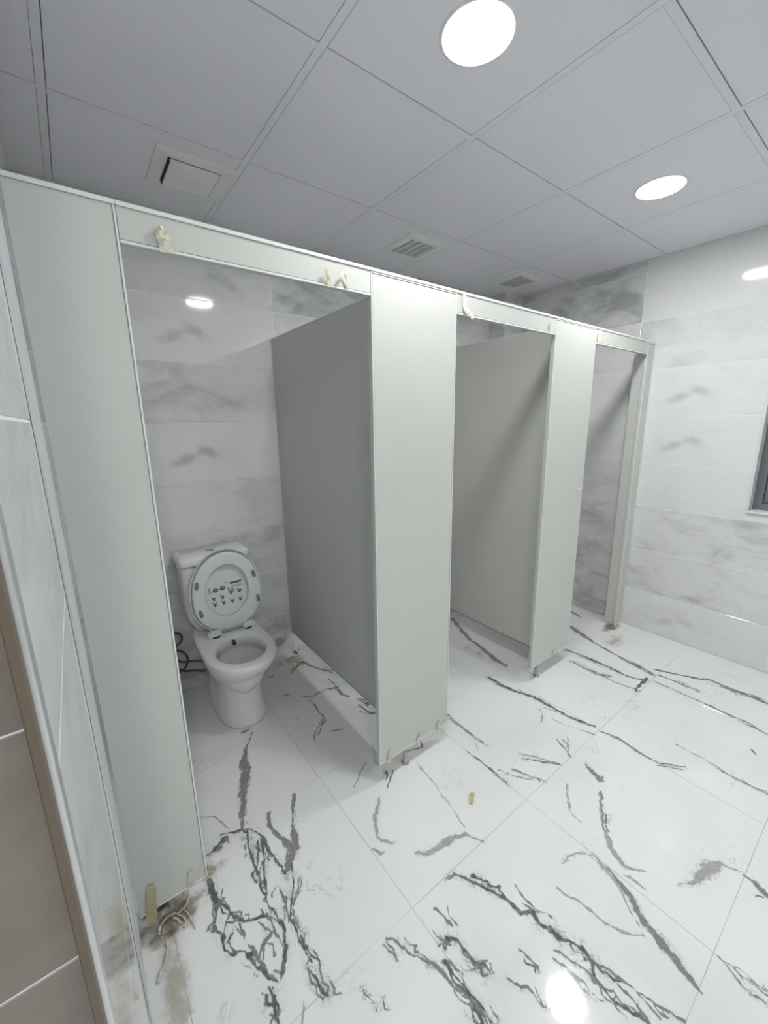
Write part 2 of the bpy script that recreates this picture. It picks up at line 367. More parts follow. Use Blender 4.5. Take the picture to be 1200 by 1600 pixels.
('g',[(2.278,1.066,0.0127),(2.272,0.939,0.0111),(2.318,0.882,0.0088)]),
('k',[(2.593,0.749,0.0156),(2.645,0.643,0.0146),(2.684,0.57,0.0211),(2.726,0.517,0.0153),(2.725,0.439,0.0197),(2.724,0.366,0.0192),(2.716,0.267,0.021)]),
('g',[(2.466,0.703,0.0086),(2.465,0.571,0.0112),(2.46,0.419,0.0121),(2.458,0.297,0.0123),(2.433,0.217,0.0136)]),
('g',[(2.552,0.716,0.0151),(2.556,0.632,0.0143),(2.554,0.518,0.0135)]),
('g',[(2.714,0.467,0.0117),(2.71,0.377,0.0162),(2.741,0.299,0.0164)]),
('g',[(1.836,0.714,0.0104),(1.855,0.644,0.0197),(1.842,0.551,0.0171),(1.841,0.469,0.0091),(1.913,0.39,0.0055)]),
('g',[(1.59,0.665,0.0072),(1.567,0.616,0.0231),(1.55,0.587,0.0129)]),
('g',[(1.506,0.56,0.0045),(1.408,0.507,0.0072),(1.352,0.475,0.0104)]),
('l',[(1.428,0.661,0.005),(1.324,0.59,0.006),(1.315,0.545,0.004)]),
('l',[(1.41,0.878,0.0064),(1.453,0.819,0.0108),(1.487,0.757,0.0091),(1.502,0.734,0.0047)]),
('g',[(1.397,0.851,0.0054),(1.44,0.794,0.0072),(1.499,0.732,0.0064)]),
('g',[(1.618,0.817,0.0061),(1.601,0.765,0.0077),(1.573,0.726,0.0091)]),
('l',[(1.682,0.794,0.0079),(1.619,0.764,0.0077)]),
('l',[(1.338,1.256,0.0086),(1.326,1.129,0.0078),(1.332,0.989,0.0053)]),
('l',[(1.299,1.041,0.0057),(1.276,1.002,0.0075)]),
('l',[(1.261,0.877,0.0064),(1.277,0.854,0.0068)]),
('l',[(1.286,0.825,0.0046),(1.343,0.749,0.0061)]),
('l',[(1.73,0.901,0.0059),(1.737,0.85,0.0064),(1.788,0.724,0.0081)]),
('g',[(2.252,0.237,0.0101),(2.234,0.22,0.01)]),
('l',[(2.026,0.47,0.0061),(2.025,0.372,0.0058),(2.008,0.249,0.0075),(2.014,0.144,0.0066)]),
('l',[(1.743,0.985,0.0069),(1.712,0.946,0.0065),(1.662,0.924,0.0065)]),
('k',[(2.462,0.746,0.0237),(2.317,0.744,0.0206),(2.281,0.735,0.0102)]),
('g',[(1.039,1.194,0.0042),(1.09,1.174,0.0039),(1.112,1.215,0.0043)]),
('k',[(0.848,2.091,0.0074),(0.925,2.139,0.0103),(0.965,2.156,0.0147),(0.977,2.098,0.0184),(1.0,2.032,0.0158),(1.033,1.975,0.0117),(1.052,1.937,0.0079)]),
('k',[(0.99,2.384,0.0115),(0.98,2.317,0.0273),(0.974,2.268,0.0246)]),
('k',[(1.004,1.895,0.007),(1.003,1.812,0.0073),(0.997,1.725,0.0083),(1.012,1.688,0.0043)]),
('k',[(1.047,1.636,0.0047),(1.062,1.624,0.0079),(1.066,1.562,0.0032)]),
('k',[(1.021,1.597,0.0037),(1.025,1.536,0.0064),(1.039,1.492,0.0043)]),
('g',[(0.813,1.846,0.0048),(0.842,1.817,0.0052),(0.879,1.819,0.0052),(0.92,1.812,0.0047)]),
('g',[(0.825,1.799,0.004),(0.833,1.745,0.0059),(0.824,1.639,0.004),(0.813,1.606,0.0043),(0.741,1.571,0.0037),(0.719,1.522,0.0043)]),
('g',[(0.724,2.131,0.0061),(0.753,2.13,0.005)]),
('g',[(0.725,1.928,0.0037),(0.77,1.905,0.0045)]),
('k',[(0.963,1.815,0.0052),(0.974,1.808,0.0138),(0.986,1.802,0.0052)]),
('k',[(0.821,1.521,0.0032),(0.826,1.517,0.0108),(0.832,1.512,0.0022)]),
('g',[(0.712,1.706,0.0045),(0.715,1.693,0.0059)])]

# ---------------------------------------------------------------- tiles
_tm = {}
def tile_mesh(wd, ht, th, mat, ch=.0012, name='tile'):
    key = (round(wd, 3), round(ht, 3), th, mat.name)
    if key not in _tm:
        bm = BM(); a, b = wd/2, ht/2
        rings = [[(-a, -b, -th), (a, -b, -th), (a, b, -th), (-a, b, -th)],
                 [(-a, -b, -ch), (a, -b, -ch), (a, b, -ch), (-a, b, -ch)],
                 [(-a+ch, -b+ch, 0), (a-ch, -b+ch, 0), (a-ch, b-ch, 0), (-a+ch, b-ch, 0)]]
        loft(bm, rings); bmesh.ops.recalc_face_normals(bm, faces=bm.faces)
        me = bpy.data.meshes.new(name); bm.to_mesh(me); bm.free(); me.materials.append(mat)
        _tm[key] = me
    return _tm[key]
def put_tile(name, me, parent, X, Y, Z, pos, color=None):
    o = bpy.data.objects.new(name, me); COL.objects.link(o); o.parent = parent
    mm = Matrix.Identity(4)
    for i in range(3): mm[i][0], mm[i][1], mm[i][2], mm[i][3] = X[i], Y[i], Z[i], pos[i]
    mm.translation -= origin_of(parent)
    o.matrix_local = mm
    if color: o.color = color
    return o
def cuts(a, b, joints):
    j = [a]+[k for k in joints if a+.004 < k < b-.004]+[b]
    return list(zip(j, j[1:]))
rnd = random.Random(7)
AX = {'-y': ((1,0,0), (0,0,1), (0,-1,0)), '-x': ((0,-1,0), (0,0,1), (-1,0,0)), '+x': ((0,1,0), (0,0,1), (1,0,0)), '+y': ((-1,0,0), (0,0,1), (0,1,0))}
def tile_wall(parent, face, at, u0, u1, z0, z1, uj, zj, mat, pattern=None, skip=None, gap=.0030, mname='wall_tile'):
    """a run of tiles on a vertical plane; u is world x or y"""
    X, Y, Z = [Vector(v) for v in AX[face]]
    for (za, zb) in cuts(z0, z1, zj):
        row = round((za+.02)/.3)
        for (ua, ub) in cuts(u0, u1, uj):
            pieces = [(ua, ub, za, zb)]
            if skip:
                s0, s1, t0, t1 = skip
                out = []
                for (a, b, c, d) in pieces:
                    if b <= s0 or a >= s1 or d <= t0 or c >= t1: out.append((a, b, c, d)); continue
                    if a < s0: out.append((a, s0, c, d))
                    if b > s1: out.append((s1, b, c, d))
                    aa, bb = max(a, s0), min(b, s1)
                    if c < t0: out.append((aa, bb, c, t0))
                    if d > t1: out.append((aa, bb, t1, d))
                pieces = out
            for (a, b, c, d) in pieces:
                if b-a < .006 or d-c < .006: continue
                um, zm = (a+b)/2, (c+d)/2
                pos = (um, at, zm) if face[1] == 'y' else (at, um, zm)
                col = pattern(row, ua) if pattern else (.35, 0, rnd.random(), 1)
                put_tile('wall_tile', tile_mesh(b-a-gap, d-c-gap, .008, mat), parent, X, Y, Z, pos, col)

ROWS = [-.015+.3*k for k in range(0, 10)]
def slab(name, x0, x1, y0, y1, z0, z1, mat):
    return tag(add(name, box(BM(), x0, x1, y0, y1, z0, z1), mat), kind='structure')

# ---------------------------------------------------------------- the setting
# floor: grout bed with every porcelain tile a part of it
fl = slab('floor', XL0-.1, XE+.1, YR-.1, YB+.1, -.06, -.0012, M['fgrout'])
FX, FY, FS = 1.2356, .7233, .602
for i in range(-6, 4):
    for j in range(-4, 3):
        a, b = max(FX+FS*i, XL0), min(FX+FS*(i+1), XE)
        c, d = max(FY+FS*j, YR), min(FY+FS*(j+1), YB)
        if b-a < .02 or d-c < .02: continue
        put_tile('floor_tile', tile_mesh(b-a-.0014, d-c-.0014, .01, M['floor'], ch=.0006, name='floor_tile'), fl,
                 Vector((1,0,0)), Vector((0,1,0)), Vector((0,0,1)), ((a+b)/2, (c+d)/2, 0))

# dark veins of the marble print, laid as a skin on the tiles
VC = {'k': (.115, .125, .125), 'g': (.25, .252, .24), 'l': (.44, .44, .425)}
def vein_skin():
    """one fine skin over the tiles, kept only where a vein or its fringe runs; the field is the distance to the veins"""
    st = .003; gx0, gy0 = -.3, -.6; NX, NY = int((XE-gx0)/st), int((YB-gy0)/st)
    xs = gx0+st*np.arange(NX); ys = gy0+st*np.arange(NY)
    GX, GY = np.meshgrid(xs, ys, indexing='ij')
    wob = lambda a, b, c: .0022*np.sin(GX*a+GY*b+c)
    PX = GX+wob(61, 37, 1)+wob(143, -97, 2)*.7+wob(-290, 210, .5)*.4; PY = GY+wob(-43, 71, 3)+wob(111, 151, .3)*.7+wob(250, 270, 2)*.4
    Fd = np.zeros((NX, NY), np.float32); Cc = np.zeros((NX, NY, 3), np.float32)
    rv = random.Random(11); extra = []
    for cls, pts in VEINS:      # fine side threads wandering beside the dark veins
        if cls == 'l' or len(pts) < 3: continue
        for rep_ in range(3 if cls == 'k' else 1):
            side = rv.choice((-1, 1)); off = rv.uniform(.006, .03); a0 = rv.randrange(0, len(pts)-1); L = []
            for q in range(a0, min(a0+rv.randrange(2, 5), len(pts))):
                x, y, w_ = pts[q]; o2 = off*rv.uniform(.2, 1.3)*side
                L.append((x+o2+rv.uniform(-.006, .006), y-o2*.4+rv.uniform(-.006, .006), rv.uniform(.002, .004)))
                if q+1 < len(pts):
                    x1, y1, _ = pts[q+1]; L.append(((x+x1)/2+o2*.7+rv.uniform(-.008, .008), (y+y1)/2-o2*.3+rv.uniform(-.008, .008), rv.uniform(.0015, .0035)))
            if len(L) > 1: extra.append(('g' if rv.random() < .7 else 'k', L))
    for cls, pts in VEINS+extra:
        col = VC[cls]; H = {'k': .022, 'g': .012, 'l': .008}[cls]; amp = {'k': 1.0, 'g': .97, 'l': .9}[cls]
        for q in range(len(pts)-1):
            (x0, y0, w0), (x1, y1, w1) = pts[q], pts[q+1]
            far = max(w0, w1)/2+H+.012
            i0 = max(int((min(x0, x1)-far-gx0)/st), 0); i1 = min(int((max(x0, x1)+far-gx0)/st)+1, NX)
            j0 = max(int((min(y0, y1)-far-gy0)/st), 0); j1 = min(int((max(y0, y1)+far-gy0)/st)+1, NY)
            if i1 <= i0 or j1 <= j0: continue
            X, Yy = PX[i0:i1, j0:j1], PY[i0:i1, j0:j1]
            dx, dy = x1-x0, y1-y0; L2 = dx*dx+dy*dy+1e-9
            tt = np.clip(((X-x0)*dx+(Yy-y0)*dy)/L2, 0, 1)
            d = np.hypot(X-x0-tt*dx, Yy-y0-tt*dy); r = (w0+(w1-w0)*tt)/2*.76+.0014
            v = np.where(d < r, 1-.4*d/r, .6*(1-(d-r)/H))*amp
            endf = 1.0
            sl = Fd[i0:i1, j0:j1]; mk = v > sl
            sl[mk] = v[mk]; Cc[i0:i1, j0:j1][mk] = col
    use = Fd > 0.01
    cell = use[:-1, :-1] | use[1:, :-1] | use[:-1, 1:] | use[1:, 1:]
    ci, cj = np.nonzero(cell)
    vid = -np.ones((NX, NY), int); need = np.zeros((NX, NY), bool)
    for a, c in ((0, 0), (1, 0), (1, 1), (0, 1)): need[ci+a, cj+c] = True
    vi, vj = np.nonzero(need); vid[vi, vj] = np.arange(len(vi))
    co = np.stack([xs[vi], ys[vj], np.full(len(vi), .0005)], 1)
    quads = np.stack([vid[ci, cj], vid[ci+1, cj], vid[ci+1, cj+1], vid[ci, cj+1]], 1)
    me = bpy.data.meshes.new('marble_vein')
    me.vertices.add(len(co)); me.vertices.foreach_set('co', co.ravel())
    me.loops.add(quads.size); me.loops.foreach_set('vertex_index', quads.ravel())
    me.polygons.add(len(quads)); me.polygons.foreach_set('loop_start', np.arange(len(quads))*4)
    at = me.color_attributes.new('vein', 'FLOAT_COLOR', 'POINT')
    Cn = Cc[vi, vj]; z0 = Cn.sum(1) == 0; Cn[z0] = VC['g']
    at.data.foreach_set('color', np.concatenate([Cn, np.maximum(Fd[vi, vj], 0)[:, None]], 1).astype(np.float32).ravel())
    me.update(); me.validate(); me.materials.append(M['vein'])
    vo = bpy.data.objects.new('marble_vein', me); COL.objects.link(vo); vo.parent = fl; vo['kind'] = 'stuff'
vein_skin()

def stain(x, y, rx, ry, col, amp, rot=0, z=.0012, name='dirt_stain', vertical=None):
    bm = BM(); lay = bm.loops.layers.float_color.new('vein'); n, m_ = 20, 5; rr = []
    for k in range(m_+1):
        q = k/m_; ring = []
        for i in range(n):
            a = 2*math.pi*i/n; u, v = rx*q*math.cos(a), ry*q*math.sin(a)
            u, v = u*math.cos(rot)-v*math.sin(rot), u*math.sin(rot)+v*math.cos(rot)
            p = (x+u, y+v, z) if vertical is None else (x+u, vertical, y+v)
            ring.append((bm.verts.new(p), amp*(1-q)**1.0))
        rr.append(ring)
    for a, b in zip(rr, rr[1:]):
        for i in range(n):
            j = (i+1) % n; q = [a[i], b[i], b[j], a[j]]
            if a is rr[0]:
                pass
            f = bm.faces.new([t[0] for t in q])
            for lp, t in zip(f.loops, q): lp[lay] = (*col, t[1])
    me = bpy.data.meshes.new(name); bm.to_mesh(me); bm.free(); me.materials.append(M['dirt'])
    o = bpy.data.objects.new(name, me); COL.objects.link(o); o['kind'] = 'stuff'
    return o
BR = (.27, .20, .13); TN = (.42, .36, .28)
for a in ((.04, 1.16, .16, .10, BR, 1.0), (.01, .98, .06, .30, (.56, .50, .42), .8), (.0, 1.22, .09, .06, (.2, .13, .07), 1.2), (.16, 1.22, .10, .06, TN, .8),
          (2.93, 1.15, .16, .07, (.24, .2, .12), 1.0), (2.75, 1.05, .22, .10, (.45, .42, .33), .6), (3.0, 1.0, .1, .2, TN, .35),
          (.93, 2.2, .09, .12, TN, .9), (.83, 2.22, .08, .1, BR, .6), (1.9, 1.55, .1, .35, TN, .5), (.47, 1.785, .05, .02, (.2, .19, .12), 1.0)):
    s_ = stain(*a); s_.parent = fl

# walls
def pat_back(row, u):
    key = {0: (.9, 0), 1: (.55, 0), 2: (.8, 0), 3: (.35, 0), 4: (.12, 1), 5: (.5, 0), 6: (.15, .8), 7: (.55, 0), 8: (.4, 0)}[min(row, 8)]
    off = (row*7+round(u*3)) % 5
    if u > .95 or u < .0: key = [(.5, 0), (.15, .9), (.8, 0), (.3, 0), (.6, 0)][off]
    return (key[0], key[1], ((row*.37+u*.61) % 1), 1)
def pat_right(row, u):
    key = {0: (.2, .5), 1: (.75, 0), 2: (.6, 0), 3: (.15, 0), 4: (.1, .75), 5: (.1, .75), 6: (.3, 0), 7: (.05, 0), 8: (.1, 0)}[min(row, 8)]
    if u > 1.2: key = {0: (1., 0), 1: (.8, 0), 2: (.6, 0), 3: (.3, 0), 4: (.1, 0), 5: (.1, 0), 6: (.2, 0), 7: (.9, 0), 8: (.9, 0)}[min(row, 8)]
    return (key[0], key[1], ((row*.53+u*.31) % 1), 1)
G = .0095
wb = slab('wall_back', XL0-.1, XE+.2, YB+.001, YB+.15, 0, 2.75, M['grout'])
# visible pieces only: tiles of the back wall
BJ = [.085, .985, 1.875, 2.765]
tile_wall(wb, '-y', YB, XW, 2.847, 0, ZC+.1, BJ, ROWS, M['wall'], pat_back)
for a in ((.87, .10, .10, .10, TN, .8), (.62, .02, .3, .05, BR, .5)):
    s_ = stain(*a, vertical=YB-.0006); s_.parent = wb
WY0, WY1, WZ0, WZ1 = -.35, .548, .945, 1.78
wr = tag(add('wall_right', (lambda b: (box(b, XE+.001, XE+.15, WY1+.004, YB+.1, 0, 2.75), box(b, XE+.001, XE+.15, YR-.1, WY0-.004, 0, 2.75),
          box(b, XE+.001, XE+.15, WY0-.004, WY1+.004, 0, WZ0-.004), box(b, XE+.001, XE+.15, WY0-.004, WY1+.004, WZ1+.004, 2.75), b)[-1])(BM()), M['grout']), kind='structure')
RJ = [-1.46, -.56, .34, 1.236, 2.138]
tile_wall(wr, '-x', XE, YR, 2.15, 0, ZC+.1, RJ, ROWS, M['wall'], pat_right, skip=(WY0, WY1, WZ0, WZ1))
# pipe chase in the far corner
ch = slab('wall_chase', 2.847+.001, XE+.05, 2.15+.001, YB+.05, 0, 2.74, M['grout'])
tile_wall(ch, '-y', 2.15, 2.847, XE, 0, ZC+.1, [], ROWS, M['wall'], lambda r, u: (.6, 0, (r*.3) % 1, 1))
tile_wall(ch, '-x', 2.847, 2.15, YB, 0, ZC+.1, [], ROWS, M['wall'], lambda r, u: (.6, 0, (r*.3) % 1, 1))
# left wall and its end
wl = slab('wall_left', XW-.14, XW-.001, YJ+.0115, YB+.1, 0, 2.75, M['grout'])
tile_wall(wl, '+x', XW, YJ+.012, YB, 0, ZC+.1, [1.31], [-.015, .585]+ROWS[4:], M['wall'], lambda r, u: (.45, 0, (r*.77+.1) % 1, 1))
# brown tiled wall beside the left wall's end, its tiles seen from 40 cm
wf = slab('wall_front', XL0-.1, XW-.0035, YJ+.001, YJ+.14, 0, 2.75, M['grout'])
tile_wall(wf, '-y', YJ, XL0, XW-.006, 0, ZC+.1, [-1.26, -.66], [.09, .39, .69, .99, 1.237, 1.537, 1.837, 2.137], M['brown'], lambda r, u: (.6, 0, (r*.3+u) % 1, 1), gap=.0014)
wrear = slab('wall_rear', XL0-.1, XE+.2, YR-.15, YR-.001, 0, 2.75, M['grout'])
tile_wall(wrear, '+y', YR, XL0, XE, 0, ZC+.1, [-.9, 0, .9, 1.8, 2.7], ROWS, M['wall'], lambda r, u: (.45, 0, (r*.77+u) % 1, 1))
wfl = slab('wall_far_left', XL0-.15, XL0-.001, YR-.1, YJ+.1, 0, 2.75, M['grout'])
tile_wall(wfl, '+x', XL0, YR, YJ, 0, ZC+.1, [-.6, .3], ROWS, M['wall'], lambda r, u: (.45, 0, (r*.77+u) % 1, 1))
# metal corner profile closing the left wall's tiles
bm = BM(); n = 6; rr_ = .004
prof = [(XW-.010, YJ+.011), (XW+.0004, YJ+.011)] + [(XW+.0004-rr_*(1-math.cos(a)), YJ-.003-rr_*math.sin(a)) for a in [math.pi/2*k/n for k in range(n+1)]] + [(XW-.010, YJ-.007)]
loft(bm, [[(x, y, z) for x, y in prof] for z in (0, ZC)])
t1 = tag(add('trim_1', bm, M['silver']), kind='structure')
t2 = tag(add('trim_2', box(BM(), XW-.0125, XW-.0045, YJ-.012, YJ-.0072, 0, ZC, .0012), M['bronze']), kind='structure')  # brown strip left of the silver profile

# ceiling: backing, tee grid and every tile a part
X0, Y0, S = .0719, 1.7407, .6
ce = tag(add('ceiling', box(BM(), XL0-.1, XE+.1, YR-.1, YB+.1, ZC+.03, ZC+.08), M['gap']), kind='structure')
TB = .011
xs_ = [X0+S*i for i in range(-3, 6)]; ys_ = [Y0+S*j for j in range(-6, 2)]
xe_ = [XL0+.012]+[x for x in xs_ if XL0+.03 < x < XE-.03]+[XE-.012]
ye_ = [YR+.012]+[y for y in ys_ if YR+.03 < y < YB-.03]+[YB-.006]
for x in xe_[1:-1]: add('tee_bar', box(BM(), x-TB, x+TB, YR, YB, ZC+.0008, ZC+.02), M['tee'], ce)
for y in ye_[1:-1]:
    for a, b in zip(xe_, xe_[1:]):
        add('tee_bar', box(BM(), a+TB+.0006, b-TB-.0006, y-TB, y+TB, ZC+.0003, ZC+.02), M['tee'], ce)
for a, b in (((XL0, XE), (YR, YR+.022)), ((XL0, XL0+.022), (YR, YJ)), ((XE-.022, XE), (YR, YB))):
    add('wall_angle', box(BM(), a[0], a[1], b[0], b[1], ZC-.001, ZC+.0015), M['tee'], ce)
for a, b in zip(xe_, xe_[1:]):
    for c, d in zip(ye_, ye_[1:]):
        x0, x1, y0, y1 = a+TB+.0022, b-TB-.0006, c+TB+.0006, d-TB-.0022
        if d == ye_[-1] and b > xe_[1]: y1 = YB-.001
        if x1-x0 < .03 or y1-y0 < .03: continue
        if x1 < XW-.1 and y0 > YJ+.1: continue
        put_tile('ceiling_tile', tile_mesh(x1-x0, y1-y0, .012, M['ceil'], ch=.0015, name='ceiling_tile'), ce,
                 Vector((1,0,0)), Vector((0,-1,0)), Vector((0,0,-1)), ((x0+x1)/2, (y0+y1)/2, ZC+.0015))

# window on the right wall
wi = empty('window_1', (XE, .1, WZ0), kind='structure')
bm = BM(); box(bm, XE-.004, XE+.03, WY1, WY1+.006, WZ0-.006, WZ1+.006); box(bm, XE-.004, XE+.03, WY0-.006, WY0, WZ0-.006, WZ1+.006)
box(bm, XE-.004, XE+.03, WY0, WY1, WZ1, WZ1+.006); add('edge_profile', bm, M['trim'], wi)
add('sill', box(BM(), XE-.012, XE+.13, WY0, WY1+.008, WZ0-.012, WZ0, .003), M['trim'], wi)
bm = BM(); box(bm, XE+.001, XE+.14, WY1-.0005, WY1+.004, WZ0, WZ1); box(bm, XE+.001, XE+.14, WY0-.004, WY0+.0005, WZ0, WZ1)
box(bm, XE+.001, XE+.14, WY0, WY1, WZ1-.0005, WZ1+.004); add('reveal', bm, M['wall'], wi).color = (.9, 0, .3, 1)
def wframe(y0, y1, z0, z1, x, wdt, d):
    bm = BM()
    for a in ((y0, y0+wdt, z0, z1), (y1-wdt, y1, z0, z1), (y0+wdt, y1-wdt, z0, z0+wdt), (y0+wdt, y1-wdt, z1-wdt, z1)):
        box(bm, x, x+d, *a, .002)
    return bm
add('window_frame', wframe(WY0, WY1, WZ0, WZ1, XE+.08, .04, .055), M['frame'], wi)
for a, b in ((.1, WY1-.042), (WY0+.042, .098)):
    sa = add('sash', wframe(a, b, WZ0+.042, WZ1-.042, XE+.095, .03, .025), M['frame'], wi)
    add('gasket', wframe(a+.03, b-.03, WZ0+.072, WZ1-.072, XE+.1, .004, .01), M['gasket'], wi)
    add('pane', box(BM(), XE+.106, XE+.112, a+.034, b-.034, WZ0+.076, WZ1-.076), M['glass'], wi)

# ---------------------------------------------------------------- downlights and vents
def downlight(x, y, label, lens='lens', r=.090):
    o = empty('downlight', (x, y, ZC), label, 'lamp')
    z = ZC+.0035; n = 48
    bm = BM(); R = []
    for rr, h in ((r+.011, 0), (r+.009, -.004), (r+.001, -.0055), (r-.001, -.003)):
        R.append([(x+rr*math.cos(2*math.pi*k/n), y+rr*math.sin(2*math.pi*k/n), z+h) for k in range(n)])
    loft(bm, R, False, False); add('bezel', bm, M['bezel'], o, True)
    bm = BM(); cyl(bm, (x, y, z), r-.001, r-.001, -.0035, -.001, n); add('diffuser', bm, M[lens], o)
    return o
downlight(.98, .866, 'round white ceiling downlight above the first stall opening, nearest the camera')
downlight(2.178, .866, 'round white ceiling downlight farther off, above the second pilaster and near the window wall')
downlight(-.228, -.96, 'unseen round fill downlight added behind the camera on the entrance side', 'lens_rear_fill')  # this and the next are added fill lamps that brighten the stalls
downlight(2.172, -.96, 'unseen round fill downlight added behind the camera on the window side', 'lens_rear_fill')

def vent(x, y, label, along, closed=False):
    o = empty('exhaust_vent', (x, y, ZC), label, 'vent', 'square ceiling vents over the stalls')
    h, g, z = .138, .092, ZC+.0035
    n = 4; bm = BM()
    def sq(s, zz): return [(x-s, y-s, zz), (x+s, y-s, zz), (x+s, y+s, zz), (x-s, y+s, zz)]
    loft(bm, [sq(h, z), sq(h, z-.006), sq(h-.012, z-.010), sq(g+.004, z-.012), sq(g, z-.008), sq(g, z)], False, False)
    add('frame', bm, M['vent'], o)
    add('dark_duct', box(BM(), x-g, x+g, y-g, y+g, z-.001, z), M['gap'], o)
    k = 4
    for i in range(k):
        c = -g+2*g*(i+.5)/k; bm = BM(); hw = g/k*(.34 if not closed else .9); tl = .010
        if along == 'x': pts = [(x-g*.96, y+c), (x+g*.96, y+c)]; nx, ny = 0, 1
        else: pts = [(x+c, y-g*.96), (x+c, y+g*.96)]; nx, ny = 1, 0
        rings = []
        for px, py in pts:
            zl, zh2 = z-.018, z-.008
            if closed: zl, zh2 = z-.014, z-.022
            rings.append([(px-nx*hw, py-ny*hw, zl), (px+nx*hw, py+ny*hw, zh2), (px+nx*hw, py+ny*hw, zh2+.002), (px-nx*hw, py-ny*hw, zl+.002)])
        loft(bm, rings); add('slat', bm, M['vent'], o)
    if closed:
        add('side_gap_shade', box(BM(), x-g, x-g+.003, y-g*.96, y+g*.96, z-.024, z-.004), M['gap'], o)  # dark strip drawn for the shaded gap left of the slats
    return o
vent(.522, 1.945, 'white square ceiling vent above the toilet, its slats closed', 'x', True)
vent(1.712, 1.945, 'white square ceiling vent with open dark slots, the middle one of the three', 'y')
vent(2.690, 1.945, 'white square ceiling vent with open slots beside the far end wall', 'y')

# ---------------------------------------------------------------- partitions
TH = .020
def slab_panel(root, x0, x1, z0, z1, y0, sides='lrtb', tw=.0045):
    """laminate board in the xz plane with thin edge profiles, a shadow groove between them"""
    g = .0016
    a = x0+(tw+g if 'l' in sides else 0); b = x1-(tw+g if 'r' in sides else 0)
    c = z0+(tw+g if 'b' in sides else 0); d = z1-(tw+g if 't' in sides else 0)
    bm = BM(); box(bm, a, b, y0, y0+TH, c, d, .0006); box(bm, x0+.0004, x1-.0004, y0+.0042, y0+TH-.0004, z0+.0004, z1-.0004)
    add('board', bm, M['panel'], root)
    for s in sides:
        q = {'l': (x0, x0+tw, z0, z1), 'r': (x1-tw, x1, z0, z1), 't': (a, b, z1-tw, z1), 'b': (a, b, z0, z0+tw)}[s]
        add('edge_profile', box(BM(), q[0], q[1], y0-.0012, y0+.004, q[2], q[3], .0006), M['trim'], root)
def leg(root, x, y, z1):
    bm = BM(); n = 20
    prof = [(.018, 0), (.018, .004), (.0135, .009), (.0105, .018), (.0105, z1)]
    loft(bm, [[(x+r*math.cos(2*math.pi*k/n), y+r*math.sin(2*math.pi*k/n), z) for k in range(n)] for r, z in prof])
    add('leg', bm, M['steel'], root, True)
def pilaster(x0, x1, label, zb=ZB, legs=(), z0leg=.0, sides='lrtb'):
    o = empty('pilaster_panel', ((x0+x1)/2, YP, 0), label, 'partition')
    slab_panel(o, x0, x1, zb, ZT-.0100, YP, sides)
    for x in legs: leg(o, x, YP+.018, zb+.05)
    return o
pilaster(-.040, .1436, 'tall grey pilaster panel at the left wall, nearest the camera', sides='rb')
pilaster(.8215, 1.216, 'tall light grey pilaster panel right of the stall with the toilet', legs=(.973,), )
pilaster(1.898, 2.289, 'tall grey pilaster panel between the second and third stall openings', legs=(1.985,))
end = pilaster(2.955, 3.058, 'narrow grey end pilaster standing against the right wall, stained at its foot', zb=.004)
add('jamb_return', box(BM(), 2.955, 2.969, YP+TH+.0015, YP+.075, .004, ZT-.014, .001), M['panel'], end)

def header(x0, x1, label):
    o = empty('header_panel', ((x0+x1)/2, YP, ZH), label, 'partition')
    slab_panel(o, x0, x1, ZH, ZT-.0100, YP, 'b', .006); return o
header(.1450, .8200, 'grey header panel over the toilet stall opening, the longest one with most tape')
header(1.2175, 1.8965, 'grey header panel over the middle stall opening')
header(2.2905, 2.9535, 'short-looking grey header panel over the far stall opening')
rail = empty('top_rail', (1.5, YP, ZT-.0095), 'long white aluminium rail capping the front partition line', 'rail')
for a, b in ((-.046, .1443), (.1447, .8208), (.8212, 1.2166), (1.217, 1.8972), (1.8976, 2.2897), (2.2901, 3.058)):
    bm = BM(); box(bm, a, b, YP-.003, YP+TH+.003, ZT-.0095, ZT, .0012); add('rail_section', bm, M['trim'], rail)

def divider(x, y0, label, zt=1.941, zb=.15, yb=YB):
    o = empty('divider_panel', (x, (y0+yb)/2, zb), label, 'partition')
    bm = BM(); box(bm, x, x+TH, y0, yb-.004, zb+.002, zt-.004, .0008); add('board', bm, M['panel'], o)
    add('edge_profile', box(BM(), x-.0008, x+TH+.0008, y0, yb-.004, zt-.004, zt), M['trim'], o)
    add('bottom_profile', box(BM(), x-.0008, x+TH+.0008, y0, yb-.004, zb, zb+.002), M['gap'], o)
    add('wall_channel', box(BM(), x-.003, x+TH+.003, yb-.016, yb-.0005, zb, zt, .0006), M['silver'], o)
    add('front_post', box(BM(), x-.006, x+TH+.006, y0-.006, y0+.012, zb, zt, .001), M['silver'], o)
    return o
divider(.965, YP+TH+.008, 'dark-looking grey divider panel to the right of the toilet')
divider(2.035, YP+TH+.008, 'grey divider panel between middle and far stalls, crossed by a diagonal shadow', zb=.13)
# narrow return board standing against the left wall
o = empty('wall_filler_panel', (XW, 1.03, ZB), 'narrow pale blue-grey filler panel flat against the left wall', 'panel')
add('board', box(BM(), XW+.0005, XW+.003, .8955, YP-.0015, ZB, ZT, .0006), M['filler'], o)
add('edge_profile', box(BM(), XW+.0005, XW+.0034, .893, .8955, ZB-.05, ZT), M['silver'], o)

